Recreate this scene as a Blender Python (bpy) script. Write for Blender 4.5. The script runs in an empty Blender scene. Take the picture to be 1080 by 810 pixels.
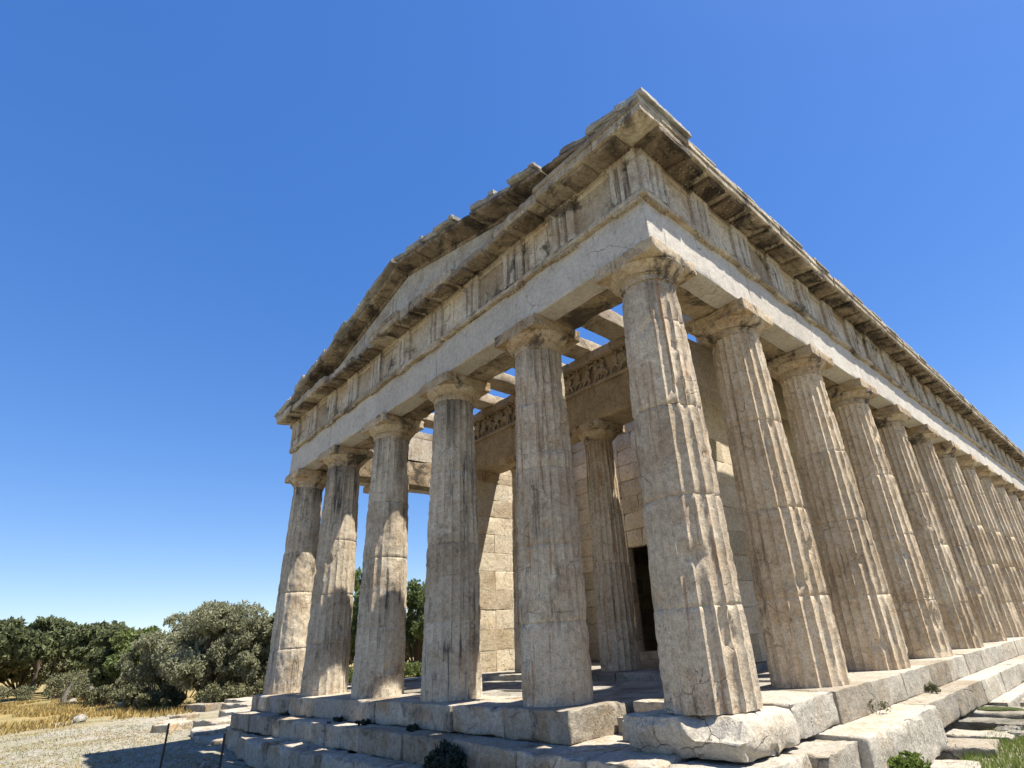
import bpy, math, random
from mathutils import Vector, Matrix, noise, Euler, Quaternion
R = math.radians
random.seed(7)
S = bpy.context.scene

# ------------------------------------------------------------------ camera, sky, sun, exposure
CAM = Vector((3.774, -5.767, 0.79)); YAW, PITCH, ROLL, F = -0.787, 0.407, -0.072, 581.955
fw = Vector((math.sin(YAW)*math.cos(PITCH), math.cos(YAW)*math.cos(PITCH), math.sin(PITCH)))
rt = Vector((math.cos(YAW), -math.sin(YAW), 0)); up = rt.cross(fw)
r2 = math.cos(ROLL)*rt + math.sin(ROLL)*up; u2 = -math.sin(ROLL)*rt + math.cos(ROLL)*up
cd = bpy.data.cameras.new('camera'); cam = bpy.data.objects.new('camera', cd); S.collection.objects.link(cam)
M = Matrix((r2, u2, -fw)).transposed().to_4x4(); M.translation = CAM; cam.matrix_world = M
cd.sensor_fit = 'HORIZONTAL'; cd.sensor_width = 36; cd.lens = F/1080*36
cd.shift_x = (540-588.2)/1080; cd.shift_y = (422.5-405)/1080
cd.clip_start = .05; cd.clip_end = 6000
S.camera = cam
SUN_AZ, SUN_EL = 35, 64.5
sd = Vector((math.cos(R(SUN_EL))*math.cos(R(SUN_AZ)), math.cos(R(SUN_EL))*math.sin(R(SUN_AZ)), math.sin(R(SUN_EL))))
W = bpy.data.worlds.new('World'); S.world = W; W.use_nodes = True
nt = W.node_tree; bg = nt.nodes['Background']
sky = nt.nodes.new('ShaderNodeTexSky'); sky.sky_type = 'NISHITA'; sky.sun_disc = False
sky.sun_elevation = R(SUN_EL); sky.sun_rotation = R(90-SUN_AZ)
sky.altitude = 0; sky.air_density = 1.0; sky.dust_density = 0.2; sky.ozone_density = 5.0
hs = nt.nodes.new('ShaderNodeHueSaturation'); hs.inputs['Saturation'].default_value = 1.6; hs.inputs['Hue'].default_value = .517
gmn = nt.nodes.new('ShaderNodeGamma'); gmn.inputs[1].default_value = .62
nt.links.new(sky.outputs[0], gmn.inputs[0]); nt.links.new(gmn.outputs[0], hs.inputs['Color']); nt.links.new(hs.outputs[0], bg.inputs[0]); bg.inputs[1].default_value = 0.15
ld = bpy.data.lights.new('sun', 'SUN'); ld.energy = 5.0; ld.angle = R(.53); ld.color = (1, .94, .84)
sun = bpy.data.objects.new('sun', ld); S.collection.objects.link(sun)
sun.rotation_euler = sd.to_track_quat('Z', 'Y').to_euler(); sun.location = (10, 10, 30)
S.view_settings.view_transform = 'Standard'; S.view_settings.look = 'None'
S.view_settings.gamma = 1; S.view_settings.use_curve_mapping = False
S.view_settings.exposure = 1.16
S.cycles.max_bounces = 6; S.cycles.diffuse_bounces = 4

# ------------------------------------------------------------------ materials
def nodes(name):
    m = bpy.data.materials.new(name); m.use_nodes = True
    t = m.node_tree; b = t.nodes['Principled BSDF']
    b.inputs['Specular IOR Level'].default_value = .25
    return m, t, b
def nz(t, vec, scale, detail=6, rough=.6, dist=0):
    n = t.nodes.new('ShaderNodeTexNoise'); n.inputs['Scale'].default_value = scale
    n.inputs['Detail'].default_value = detail; n.inputs['Roughness'].default_value = rough
    n.inputs['Distortion'].default_value = dist
    t.links.new(vec, n.inputs['Vector']); return n.outputs['Fac']
def ramp(t, fac, stops):
    r = t.nodes.new('ShaderNodeValToRGB'); e = r.color_ramp.elements
    while len(e) < len(stops): e.new(.5)
    for k, (p, c) in enumerate(stops):
        e[k].position = p
        e[k].color = (c, c, c, 1) if not hasattr(c, '__len__') else (*c, 1)
    t.links.new(fac, r.inputs[0]); return r.outputs[0]
def mix(t, fac, a, b, mode='MIX'):
    n = t.nodes.new('ShaderNodeMix'); n.data_type = 'RGBA'; n.blend_type = mode
    if hasattr(fac, 'links'): t.links.new(fac, n.inputs[0])
    else: n.inputs[0].default_value = fac
    for v, i in ((a, 6), (b, 7)):
        if hasattr(v, 'links'): t.links.new(v, n.inputs[i])
        else: n.inputs[i].default_value = (*v, 1)
    return n.outputs[2]
def scaled(t, vec, s):
    n = t.nodes.new('ShaderNodeMapping'); n.inputs['Scale'].default_value = s
    t.links.new(vec, n.inputs[0]); return n.outputs[0]
def math_(t, op, a, b):
    n = t.nodes.new('ShaderNodeMath'); n.operation = op
    for v, i in ((a, 0), (b, 1)):
        if hasattr(v, 'links'): t.links.new(v, n.inputs[i])
        else: n.inputs[i].default_value = v
    return n.outputs[0]
def stone(name, base, patina, pat=(.45, .7), soot=None, sootr=(.6, .75), streak=.0, streakc=(.12, .10, .085), cracks=.5, bump=.5, pale=None, fine=1.0, rust=0, pits=.6, facet=0, sscale=9, tone=1.0, topsoot=0):
    m, t, b = nodes(name)
    g = t.nodes.new('ShaderNodeNewGeometry').outputs['Position']
    c = mix(t, ramp(t, nz(t, g, 1.7, 8, .68, .3), [(pat[0], 0), (pat[1], 1)]), base, patina)
    if pale: c = mix(t, ramp(t, nz(t, g, 3.1, 9, .74, .2), [(.55, 0), (.62, .85)]), c, pale)
    if soot: c = mix(t, ramp(t, nz(t, g, 1.6, 10, .74, .5), [(sootr[0], 0), ((sootr[0]+sootr[1])/2, .45), (sootr[1], 1)]), c, soot)
    if rust:
        s2 = ramp(t, nz(t, scaled(t, g, (7, 7, .35)), 1.6, 8, .7), [(.55, 0), (.62, 1)])
        c = mix(t, math_(t, 'MULTIPLY', s2, rust), c, (.33, .19, .10))
    if streak:
        s = ramp(t, nz(t, scaled(t, g, (sscale, sscale, .5)), 1.0, 9, .72), [(.54, 0), (.62, 1)])
        k = ramp(t, nz(t, g, .8, 5, .6), [(.42, 0), (.58, 1)])
        c = mix(t, math_(t, 'MULTIPLY', math_(t, 'MULTIPLY', s, k), streak), c, streakc)
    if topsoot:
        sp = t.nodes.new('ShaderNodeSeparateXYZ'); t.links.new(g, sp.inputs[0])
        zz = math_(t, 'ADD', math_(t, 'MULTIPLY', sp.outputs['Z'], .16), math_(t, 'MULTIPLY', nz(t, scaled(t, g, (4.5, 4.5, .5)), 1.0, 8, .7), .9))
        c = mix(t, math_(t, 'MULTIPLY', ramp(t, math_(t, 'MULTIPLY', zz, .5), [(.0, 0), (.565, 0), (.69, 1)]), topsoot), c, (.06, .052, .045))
    tn = t.nodes.new('ShaderNodeAttribute'); tn.attribute_name = 'tone'
    c = mix(t, tone, c, ramp(t, tn.outputs['Fac'], [(0, (.72, .68, .62)), (.5, (1, 1, 1)), (1, (1.16, 1.14, 1.10))]), 'MULTIPLY')
    # grain, lichen specks and pits
    c = mix(t, .8*fine, c, ramp(t, nz(t, g, 14, 10, .78), [(.30, .45), (.5, 1.0), (.70, 1.35)]), 'MULTIPLY')
    c = mix(t, .6*fine, c, ramp(t, nz(t, g, 55, 5, .7), [(.34, .55), (.60, 1.2)]), 'MULTIPLY')
    vp = t.nodes.new('ShaderNodeTexVoronoi'); vp.inputs['Scale'].default_value = 13; vp.inputs['Randomness'].default_value = 1
    ad2 = t.nodes.new('ShaderNodeVectorMath'); ad2.operation = 'ADD'
    n3 = t.nodes.new('ShaderNodeTexNoise'); n3.inputs['Scale'].default_value = 8; n3.inputs['Detail'].default_value = 4
    t.links.new(g, n3.inputs['Vector']); sc_ = t.nodes.new('ShaderNodeVectorMath'); sc_.operation = 'SCALE'; sc_.inputs['Scale'].default_value = .18
    t.links.new(n3.outputs['Color'], sc_.inputs[0]); t.links.new(g, ad2.inputs[0]); t.links.new(sc_.outputs[0], ad2.inputs[1]); t.links.new(ad2.outputs[0], vp.inputs['Vector'])
    pit = math_(t, 'MULTIPLY', ramp(t, vp.outputs['Distance'], [(.10, 1), (.22, 0)]), ramp(t, nz(t, g, 2.7, 4), [(.53, 0), (.58, pits)]))
    c = mix(t, pit, c, (.09, .075, .055))
    v = t.nodes.new('ShaderNodeTexVoronoi'); v.feature = 'DISTANCE_TO_EDGE'; v.inputs['Scale'].default_value = 1.5
    add = t.nodes.new('ShaderNodeVectorMath'); add.operation = 'ADD'
    nn = t.nodes.new('ShaderNodeTexNoise'); nn.inputs['Scale'].default_value = 2.2; nn.inputs['Detail'].default_value = 6
    sc2 = t.nodes.new('ShaderNodeVectorMath'); sc2.operation = 'SCALE'; sc2.inputs['Scale'].default_value = .38
    t.links.new(g, nn.inputs['Vector']); t.links.new(nn.outputs['Color'], sc2.inputs[0]); t.links.new(g, add.inputs[0]); t.links.new(sc2.outputs[0], add.inputs[1])
    t.links.new(add.outputs[0], v.inputs['Vector'])
    cr = ramp(t, v.outputs['Distance'], [(0, 1), (.010, 0)])
    gate = ramp(t, nz(t, g, .9, 2), [(.50, 0), (.58, .75)])
    crk = math_(t, 'MULTIPLY', math_(t, 'MULTIPLY', cr, gate), cracks)
    c = mix(t, crk, c, (.05, .04, .03))
    t.links.new(c, b.inputs['Base Color']); b.inputs['Roughness'].default_value = .9
    h = math_(t, 'ADD', math_(t, 'MULTIPLY', nz(t, g, 7, 10, .74), 1.1), math_(t, 'MULTIPLY', nz(t, g, 40, 6, .75), .35))
    h = math_(t, 'SUBTRACT', h, math_(t, 'MULTIPLY', crk, .7))
    h = math_(t, 'SUBTRACT', h, math_(t, 'MULTIPLY', pit, .6))
    if facet:
        vf = t.nodes.new('ShaderNodeTexVoronoi'); vf.inputs['Scale'].default_value = 3.4; t.links.new(add.outputs[0], vf.inputs['Vector'])
        h = math_(t, 'ADD', h, math_(t, 'MULTIPLY', vf.outputs['Distance'], facet))
    bp = t.nodes.new('ShaderNodeBump'); bp.inputs['Strength'].default_value = bump; bp.inputs['Distance'].default_value = .04
    t.links.new(h, bp.inputs['Height']); t.links.new(bp.outputs[0], b.inputs['Normal'])
    return m
MS = {}
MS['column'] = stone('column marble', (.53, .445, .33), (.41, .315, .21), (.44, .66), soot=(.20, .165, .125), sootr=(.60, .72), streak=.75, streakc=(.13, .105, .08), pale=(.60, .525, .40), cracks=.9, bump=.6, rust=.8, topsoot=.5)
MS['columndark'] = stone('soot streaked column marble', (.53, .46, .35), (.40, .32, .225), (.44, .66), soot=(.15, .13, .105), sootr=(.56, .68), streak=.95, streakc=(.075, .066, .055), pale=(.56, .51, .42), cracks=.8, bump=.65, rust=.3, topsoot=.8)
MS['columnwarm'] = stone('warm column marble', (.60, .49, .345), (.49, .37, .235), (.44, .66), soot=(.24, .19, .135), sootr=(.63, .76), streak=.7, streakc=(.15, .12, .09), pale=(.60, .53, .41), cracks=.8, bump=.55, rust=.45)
MS['capital'] = stone('capital marble', (.46, .37, .25), (.36, .24, .13), (.47, .62), soot=(.10, .082, .062), sootr=(.52, .60), streak=.5, pale=(.53, .47, .37), cracks=.4, bump=.8)
MS['architrave'] = stone('architrave marble', (.50, .465, .405), (.42, .385, .33), (.44, .66), soot=(.27, .235, .185), sootr=(.66, .76), streak=.45, streakc=(.25, .22, .18), cracks=.9, bump=.35, fine=.7, pits=.35, tone=.35)
MS['frieze'] = stone('frieze marble', (.49, .44, .355), (.38, .30, .215), (.44, .62), soot=(.11, .09, .07), sootr=(.55, .63), streak=.95, streakc=(.07, .06, .05), cracks=.4, bump=.5, sscale=12)
MS['cornice'] = stone('cornice marble', (.46, .40, .30), (.31, .24, .165), (.44, .62), soot=(.12, .10, .075), sootr=(.53, .63), streak=.4, pale=(.54, .48, .36), cracks=.4, bump=.9)
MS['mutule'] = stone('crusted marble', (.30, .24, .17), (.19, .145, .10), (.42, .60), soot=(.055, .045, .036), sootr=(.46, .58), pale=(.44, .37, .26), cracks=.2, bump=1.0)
MS['tile'] = stone('weathered tile marble', (.37, .36, .32), (.24, .22, .19), (.44, .62), soot=(.12, .115, .10), sootr=(.54, .64), cracks=.2, bump=.7)
MS['tympanum'] = stone('tympanum marble', (.44, .42, .37), (.33, .29, .235), (.44, .62), soot=(.18, .15, .12), sootr=(.58, .68), streak=.8, cracks=.6, bump=.5)
MS['wall'] = stone('cella wall marble', (.58, .505, .38), (.49, .39, .26), (.46, .68), soot=(.26, .20, .13), sootr=(.64, .74), pale=(.60, .54, .42), cracks=.7, bump=.7, pits=.9)
MS['beam'] = stone('ceiling beam marble', (.48, .41, .30), (.31, .235, .15), (.44, .64), soot=(.13, .10, .075), sootr=(.55, .65), cracks=.3, bump=.6)
MS['inner'] = stone('inner entablature marble', (.45, .36, .24), (.32, .245, .155), (.44, .66), soot=(.14, .11, .08), sootr=(.59, .70), streak=.5, cracks=.6, bump=.6)
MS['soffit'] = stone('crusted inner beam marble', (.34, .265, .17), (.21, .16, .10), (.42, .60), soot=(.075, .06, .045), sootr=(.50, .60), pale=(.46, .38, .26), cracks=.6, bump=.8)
MS['step'] = stone('step marble', (.41, .37, .30), (.35, .26, .16), (.47, .62), soot=(.15, .13, .105), sootr=(.53, .63), pale=(.52, .475, .39), cracks=1, bump=1.0, facet=.8)
MS['stepflank'] = stone('flank step marble', (.42, .385, .32), (.35, .295, .215), (.47, .64), soot=(.21, .18, .14), sootr=(.60, .70), pale=(.50, .45, .36), cracks=.9, bump=.9, facet=.6)  # less stained than the front step marble
MS['rubble'] = stone('grey limestone', (.33, .31, .265), (.23, .21, .17), (.42, .62), soot=(.12, .115, .09), sootr=(.54, .64), cracks=.8, bump=1.0, facet=.6)
def plain(name, col, rough=.9, var=.5, sc=6, bump=.3):
    m, t, b = nodes(name); g = t.nodes.new('ShaderNodeNewGeometry').outputs['Position']
    c = mix(t, var, col, ramp(t, nz(t, g, sc, 6, .7), [(.3, .5), (.7, 1.4)]), 'MULTIPLY')
    t.links.new(c, b.inputs['Base Color']); b.inputs['Roughness'].default_value = rough
    bp = t.nodes.new('ShaderNodeBump'); bp.inputs['Strength'].default_value = bump; bp.inputs['Distance'].default_value = .03
    t.links.new(nz(t, g, sc*4, 5), bp.inputs['Height']); t.links.new(bp.outputs[0], b.inputs['Normal'])
    return m
def leafmat(name, a, b_, c_, sc=.35, transl=.25):
    m, t, b = nodes(name); gn = t.nodes.new('ShaderNodeNewGeometry')
    k = math_(t, 'ADD', math_(t, 'MULTIPLY', gn.outputs['Random Per Island'], .55), math_(t, 'MULTIPLY', nz(t, gn.outputs['Position'], sc, 3), .6))
    c = ramp(t, k, [(.25, a), (.6, b_), (.95, c_)])
    t.links.new(c, b.inputs['Base Color']); b.inputs['Roughness'].default_value = .65
    tr = t.nodes.new('ShaderNodeBsdfTranslucent'); t.links.new(c, tr.inputs[0])
    mx = t.nodes.new('ShaderNodeMixShader'); mx.inputs[0].default_value = transl
    t.links.new(b.outputs[0], mx.inputs[1]); t.links.new(tr.outputs[0], mx.inputs[2])
    t.links.new(mx.outputs[0], t.nodes['Material Output'].inputs[0]); return m
MS['bark'] = plain('bark', (.10, .075, .055), .95, .6, 5, .6)
MS['deadwood'] = plain('dead grey wood', (.14, .125, .10), .95, .6, 5, .6)
MS['iron'] = plain('rusty iron', (.07, .055, .045), .7, .5, 20)
MS['wood'] = plain('weathered wood post', (.22, .19, .15), .9, .5, 20)
MS['pine'] = leafmat('pine needles', (.075, .09, .04), (.14, .16, .07), (.22, .24, .12), transl=.42)
MS['olive'] = leafmat('olive leaves', (.15, .155, .085), (.28, .28, .165), (.42, .42, .28), transl=.45)
MS['bright'] = leafmat('bright leaves', (.075, .10, .03), (.15, .185, .06), (.25, .29, .10), transl=.4)
MS['dull'] = leafmat('dull shrub leaves', (.08, .085, .04), (.16, .16, .08), (.26, .24, .13))
MS['drygrass'] = leafmat('dry grass', (.20, .14, .045), (.37, .26, .085), (.46, .36, .15), .5)
MS['greengrass'] = leafmat('green grass', (.08, .12, .02), (.16, .22, .04), (.28, .32, .09), .8)
MS['caper'] = leafmat('caper leaves', (.018, .028, .022), (.035, .05, .036), (.06, .08, .05), 3)

# ------------------------------------------------------------------ object helpers
COL = S.collection
def empty(name, loc=(0, 0, 0)):
    o = bpy.data.objects.new(name, None); COL.objects.link(o); o.location = loc; o.empty_display_size = .3; return o
def tag(o, label=None, cat=None, group=None, kind=None):
    if label: o['label'] = label
    if cat: o['category'] = cat
    if group: o['group'] = group
    if kind: o['kind'] = kind
    return o
class MB:
    def __init__(s): s.v = []; s.f = []; s.t = {}; s.tones = False
    def build(s, name, mat, parent=None, loc=None, smooth=35, bevel=None):
        me = bpy.data.meshes.new(name)
        L = Vector(loc) if loc is not None else None
        vs = [tuple(Vector(p)-L) for p in s.v] if L is not None else s.v
        me.from_pydata(vs, [], s.f)
        if smooth:
            me.polygons.foreach_set('use_smooth', [True]*len(me.polygons))
            me.set_sharp_from_angle(angle=R(smooth))
        if s.tones:
            at = me.attributes.new('tone', 'FLOAT', 'POINT'); vals = [.5]*len(s.v)
            for (i0, i1), tv in s.t.items():
                for i in range(i0, min(i1, len(vals))): vals[i] = tv
            at.data.foreach_set('value', vals)
        else:
            at = me.attributes.new('tone', 'FLOAT', 'POINT'); at.data.foreach_set('value', [.5]*len(s.v))
        me.materials.append(MS[mat]); me.update()
        o = bpy.data.objects.new(name, me); COL.objects.link(o)
        if L is not None: o.location = L
        if parent: o.parent = parent
        return o
def N(p, s=1, o=0): return noise.noise(Vector((p[0]*s+o, p[1]*s-o*.7, p[2]*s+o*.3)))
def grid(a, b, res, e):
    L = b-a
    e = min(e, L*.2)
    n = max(1, int(round((L-2*e)/res)))
    g = [a, a+e*.35, a+e] + [a+e+(L-2*e)*i/n for i in range(1, n)] + [b-e, b-e*.35, b]
    return g
def block(m, x0, x1, y0, y1, z0, z1, res=.12, chip=.03, rough=.006, seed=0, xf=None, chipscale=2.2, lump=0):
    """a stone block: worn, chipped edges and slightly uneven faces"""
    gx, gy, gz = grid(x0, x1, res, chip*1.1), grid(y0, y1, res, chip*1.1), grid(z0, z1, res, chip*1.1)
    nx, ny, nzz = len(gx)-1, len(gy)-1, len(gz)-1
    idx = {}
    lo, hi = Vector((x0, y0, z0)), Vector((x1, y1, z1))
    mx = min(hi-lo)*.49
    def vert(i, j, k):
        key = (i, j, k)
        if key in idx: return idx[key]
        p = Vector((gx[i], gy[j], gz[k]))
        a = N(p, chipscale, seed*1.37); b = N(p, chipscale*3.3, seed*2.1+5)
        cl = noise.cell(p*5.3+Vector((seed, 2, 1)))
        r = min(mx, chip*(.10+max(0, a-.05)*2.8+max(0, b-.05)*1.3+(max(0, cl-.62)*3.2 if a > -.25 else 0)))
        q = Vector((min(max(p[c], lo[c]+r), hi[c]-r) for c in range(3)))
        d = p-q; l = d.length
        if l > 1e-6:
            p = q+d*(min(l, r)/l) if l > r else p
        n = noise.noise_vector(p*3.1+Vector((seed, 0, 0)))*rough*.8 + noise.noise_vector(p*9+Vector((0, seed, 0)))*rough*.8
        if lump: n += noise.noise_vector(p*1.2+Vector((seed*3, 1, 2)))*lump
        p = p+n
        if xf: p = xf(p)
        idx[key] = len(m.v); m.v.append(tuple(p)); return idx[key]
    def quad(a, b, c, d): m.f.append((vert(*a), vert(*b), vert(*c), vert(*d)))
    v0_ = len(m.v); m.tones = True
    for i in range(nx):
        for j in range(ny):
            quad((i, j, 0), (i, j+1, 0), (i+1, j+1, 0), (i+1, j, 0)); quad((i, j, nzz), (i+1, j, nzz), (i+1, j+1, nzz), (i, j+1, nzz))
    for i in range(nx):
        for k in range(nzz):
            quad((i, 0, k), (i+1, 0, k), (i+1, 0, k+1), (i, 0, k+1)); quad((i, ny, k), (i, ny, k+1), (i+1, ny, k+1), (i+1, ny, k))
    for j in range(ny):
        for k in range(nzz):
            quad((0, j, k), (0, j, k+1), (0, j+1, k+1), (0, j+1, k)); quad((nx, j, k), (nx, j+1, k), (nx, j+1, k+1), (nx, j, k+1))
    m.t[(v0_, len(m.v))] = random.Random(round(seed*131+x0*17+y0*7+z0*3, 3)).random()
def tube(m, p0, p1, r0, r1, n=8, cap=True, rows=1, wob=0, seed=0):
    p0, p1 = Vector(p0), Vector(p1); d = (p1-p0).normalized(); a = d.orthogonal().normalized(); b = d.cross(a)
    base = len(m.v)
    for k in range(rows+1):
        t = k/rows; c = p0.lerp(p1, t); r = r0+(r1-r0)*t
        if wob and 0 < k < rows: c = c+noise.noise_vector(c*1.7+Vector((seed, 0, 0)))*wob
        for i in range(n):
            q = 2*math.pi*i/n; m.v.append(tuple(c+(a*math.cos(q)+b*math.sin(q))*r))
    for k in range(rows):
        for i in range(n):
            j = (i+1) % n; o = base+k*n
            m.f.append((o+i, o+j, o+n+j, o+n+i))
    if cap:
        m.f.append(tuple(base+i for i in reversed(range(n)))); m.f.append(tuple(base+rows*n+i for i in range(n)))
def blob(m, c, r, seed=0, nu=12, nv=8, amp=.25, sc=1.5):
    c = Vector(c); r = Vector(r) if hasattr(r, '__len__') else Vector((r, r, r)); base = len(m.v)
    for j in range(nv+1):
        th = math.pi*j/nv
        for i in range(nu):
            ph = 2*math.pi*i/nu
            d = Vector((math.sin(th)*math.cos(ph), math.sin(th)*math.sin(ph), math.cos(th)))
            k = 1+amp*N(d, sc, seed)+amp*.5*N(d, sc*2.7, seed+3)
            m.v.append((c.x+d.x*r.x*k, c.y+d.y*r.y*k, c.z+d.z*r.z*k))
    for j in range(nv):
        for i in range(nu):
            a = base+j*nu+i; b = base+j*nu+(i+1) % nu
            m.f.append((a, a+nu, b+nu, b))
# ------------------------------------------------------------------ the temple's plan
XS = [0, -2.413, -4.996, -7.579, -10.162, -12.575]
YS = [0, 2.413]+[2.413+2.583*i for i in range(1, 11)]+[2.413*2+2.583*10]
XL, YL = XS[-1], YS[-1]
H = 5.72; A = .45
HA, HF, HG = H+.84, H+.84+.80, 7.62        # top of architrave, of frieze, of horizontal cornice
temple = tag(empty('temple', (-6.3, 15.3, 0)), 'ancient weathered marble temple with fluted columns and gabled front', 'temple')
def part(mb, name, mat, parent=temple, label=None, smooth=35, origin=None):
    # objects are kept in world coordinates through their parents' offset
    o = mb.build(name, mat, None, smooth=smooth)
    o.parent = parent
    off = Vector((0, 0, 0)); q = parent
    while q: off += q.location; q = q.parent
    if origin is not None:
        origin = Vector(origin); o.data.transform(Matrix.Translation(-origin)); o.location = origin-off
    else: o.location = -off
    if label: o['label'] = label
    return o

# ---- columns
def shaft_mb(R0, R1, h, seed, detail=True, erode=None, z0=0, dirty=1.0, worn=0):
    m = MB(); rnd = random.Random(seed)
    nf, sub = 20, (8 if detail else 4)
    na = nf*sub
    joints = []; z = rnd.uniform(.9, 1.35)
    while z < h-.6: joints.append(z); z += rnd.uniform(1.0, 1.4)
    zs = []; n = int(h/(.055 if detail else .16))
    for k in range(n+1): zs.append(h*k/n)
    for j in joints: zs = [q for q in zs if abs(q-j) > .03]+[j-.014, j-.006, j, j+.006, j+.014]
    zs.sort(); drum_rot = [rnd.uniform(-.012, .012) for _ in range(9)]; drum_r = [rnd.uniform(-.005, .004) for _ in range(9)]
    drum_t = [rnd.uniform(-.24, .24) for _ in range(9)]
    for z in zs:
        t = z/h; Rz = R0+(R1-R0)*t+.016*math.sin(math.pi*t*.9); d = sum(1 for j in joints if z > j)
        Rz += drum_r[d]; vz0 = len(m.v)
        jd = min([abs(z-j) for j in joints]+[9])
        for i in range(na):
            ph = 2*math.pi*(i/na)+drum_rot[d]; u = (i % sub)/sub
            dirv = Vector((math.cos(ph), math.sin(ph), 0)); P = Vector((dirv.x*R0, dirv.y*R0, z))
            ns = seed*7.3
            prof = 1-(2*u-1)**2                       # 0 on the arris, 1 in the flute
            dep = .044*(Rz/.5)*math.sqrt(max(0, prof))*.55+.044*(Rz/.5)*prof*.45
            w = 0                                     # wear: flutes lost
            if detail:
                lo = N(P, 1.1, ns); w = max(0, min(1, (lo-.46)*6))
                if worn: w = max(w, max(0, min(1, (worn-z)*1.5+N(P, 2.5, ns)*1.2)))
                if erode:
                    a0, amt = erode; dd = math.cos(ph-a0)
                    w = max(w, min(1, max(0, dd*1.6-.4+N(P, 1.6, ns+9)*.7))*amt)
            r = Rz-dep*(1-w*.85)
            if w > 0: r -= w*(.018+.022*N(P, 5, ns+2)+.012*N(P, 13, ns+4))
            arr = max(0, 1-prof*2.2)
            c1 = max(0, N(P, 4.5, ns+11)-.05)+max(0, N(P, 12, ns+13)-.1)*.8
            r -= arr*c1*.034
            if detail:
                r += .0025*N(P, 9, ns+5)+.002*N(P, 23, ns)
                ch = N(P, 2.4, ns+21)
                if ch > .50: r -= min(.03, (ch-.50)*.8)
            if jd < .02:
                k = (1-jd/.02); r -= k*(.011+.025*max(0, N(P, 3.5, ns+31)))
            elif jd < .09: r -= .028*max(0, N(P, 5, ns+33)-.18)*(1-jd/.09)*3
            m.v.append((dirv.x*r, dirv.y*r, z0+z))
        m.t[(vz0, len(m.v))] = .5+drum_t[d]; m.tones = True
    for k in range(len(zs)-1):
        for i in range(na):
            j = (i+1) % na; m.f.append((k*na+i, k*na+j, (k+1)*na+j, (k+1)*na+i))
    m.f.append(tuple(range(na-1, -1, -1))); m.f.append(tuple((len(zs)-1)*na+i for i in range(na)))
    return m
def capital_mb(z0, R1, hc, half, seed, chip=.05, neck_rows=True):
    """necking, annulets, echinus, abacus from z0 up to z0+hc"""
    m = MB(); na = 60
    ab = .20*hc/.46
    prof = [(R1-.06, -.012), (R1+.002, -.004), (R1+.006, .02), (R1+.002, .045), (R1+.010, .05), (R1+.006, .085), (R1+.034, .092), (R1+.034, .108), (R1+.022, .112), (R1+.046, .120), (R1+.046, .132), (R1+.055, .138),
            (R1+.085, .165), (R1+.12, .20), (R1+.145, .235), (R1+.155, .26), (R1+.150, hc/.46*.27)]
    k = (hc-ab)/(prof[-1][1]); base = 0
    for r, z in prof:
        for i in range(na):
            ph = 2*math.pi*i/na; P = Vector((math.cos(ph)*r, math.sin(ph)*r, z*k))
            rr = r+.010*N(P, 6, seed)+.006*N(P, 17, seed+2)-.09*max(0, N(P, 3, seed+7)-.05)*(1 if z > .1 else .3)
            m.v.append((math.cos(ph)*rr, math.sin(ph)*rr, z0+z*k))
    for a in range(len(prof)-1):
        for i in range(na):
            j = (i+1) % na; m.f.append((a*na+i, a*na+j, (a+1)*na+j, (a+1)*na+i))
    m.f.append(tuple(range(na-1, -1, -1)))
    block(m, -half, half, -half, half, z0+hc-ab, z0+hc-.003, .05, chip, .008, seed, None, 3.2)
    return m
def column(x, y, seed, parent=temple, R0=.509, R1=.395, h=H, z0=0, half=.53, detail=True, erode=None, worn=0, label=None, chip=.028, share=None, mat='column'):
    hc = .46
    if share:
        a = share[0].copy(); COL.objects.link(a); b = share[1].copy(); COL.objects.link(b); b.parent = a
        a.rotation_euler = (0, 0, 0)
    else:
        a = shaft_mb(R0, R1, h-hc, seed, detail, erode, worn=worn).build('column', mat, None, smooth=50)
        b = capital_mb(h-hc, R1, hc, half, seed, chip).build('capital', 'capital', a)
    a.parent = parent; a.location = Vector((x, y, z0))-parent.location
    if label: a['label'] = label
    return a, b
column(0, 0, 3, R0=.519, worn=.0, label='corner column, broadest in view, with rust brown streaks and sunlit right flutes', chip=.06)
column(XS[1], 0, 4, worn=1.8, label='column with worn smooth lower drums beside the corner column')
column(XS[2], 0, 5, mat='columndark')
column(XS[3], 0, 6, erode=(R(20), .9), mat='columndark')
column(XS[4], 0, 7, erode=(R(0), .45), mat='columndark')
column(XS[5], 0, 8, mat='columndark', erode=(R(0), 1.0), label='far corner column of the front, its right side heavily eroded')
for k, y in enumerate(YS[1:6]): sh = column(0, y, 11+k, worn=.4 if k == 2 else 0, detail=True, mat='columnwarm')
lowc = column(0, YS[6], 31, detail=False, mat='columnwarm')
for y in YS[7:]: column(0, y, 0, share=lowc)
nc = column(XL, YS[1], 41, erode=(R(-30), .6)); column(XL, YS[2], 42)
for y in YS[3:]: column(XL, y, 0, share=lowc)
for x in XS[1:-1]: column(x, YL, 0, share=lowc)

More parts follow.
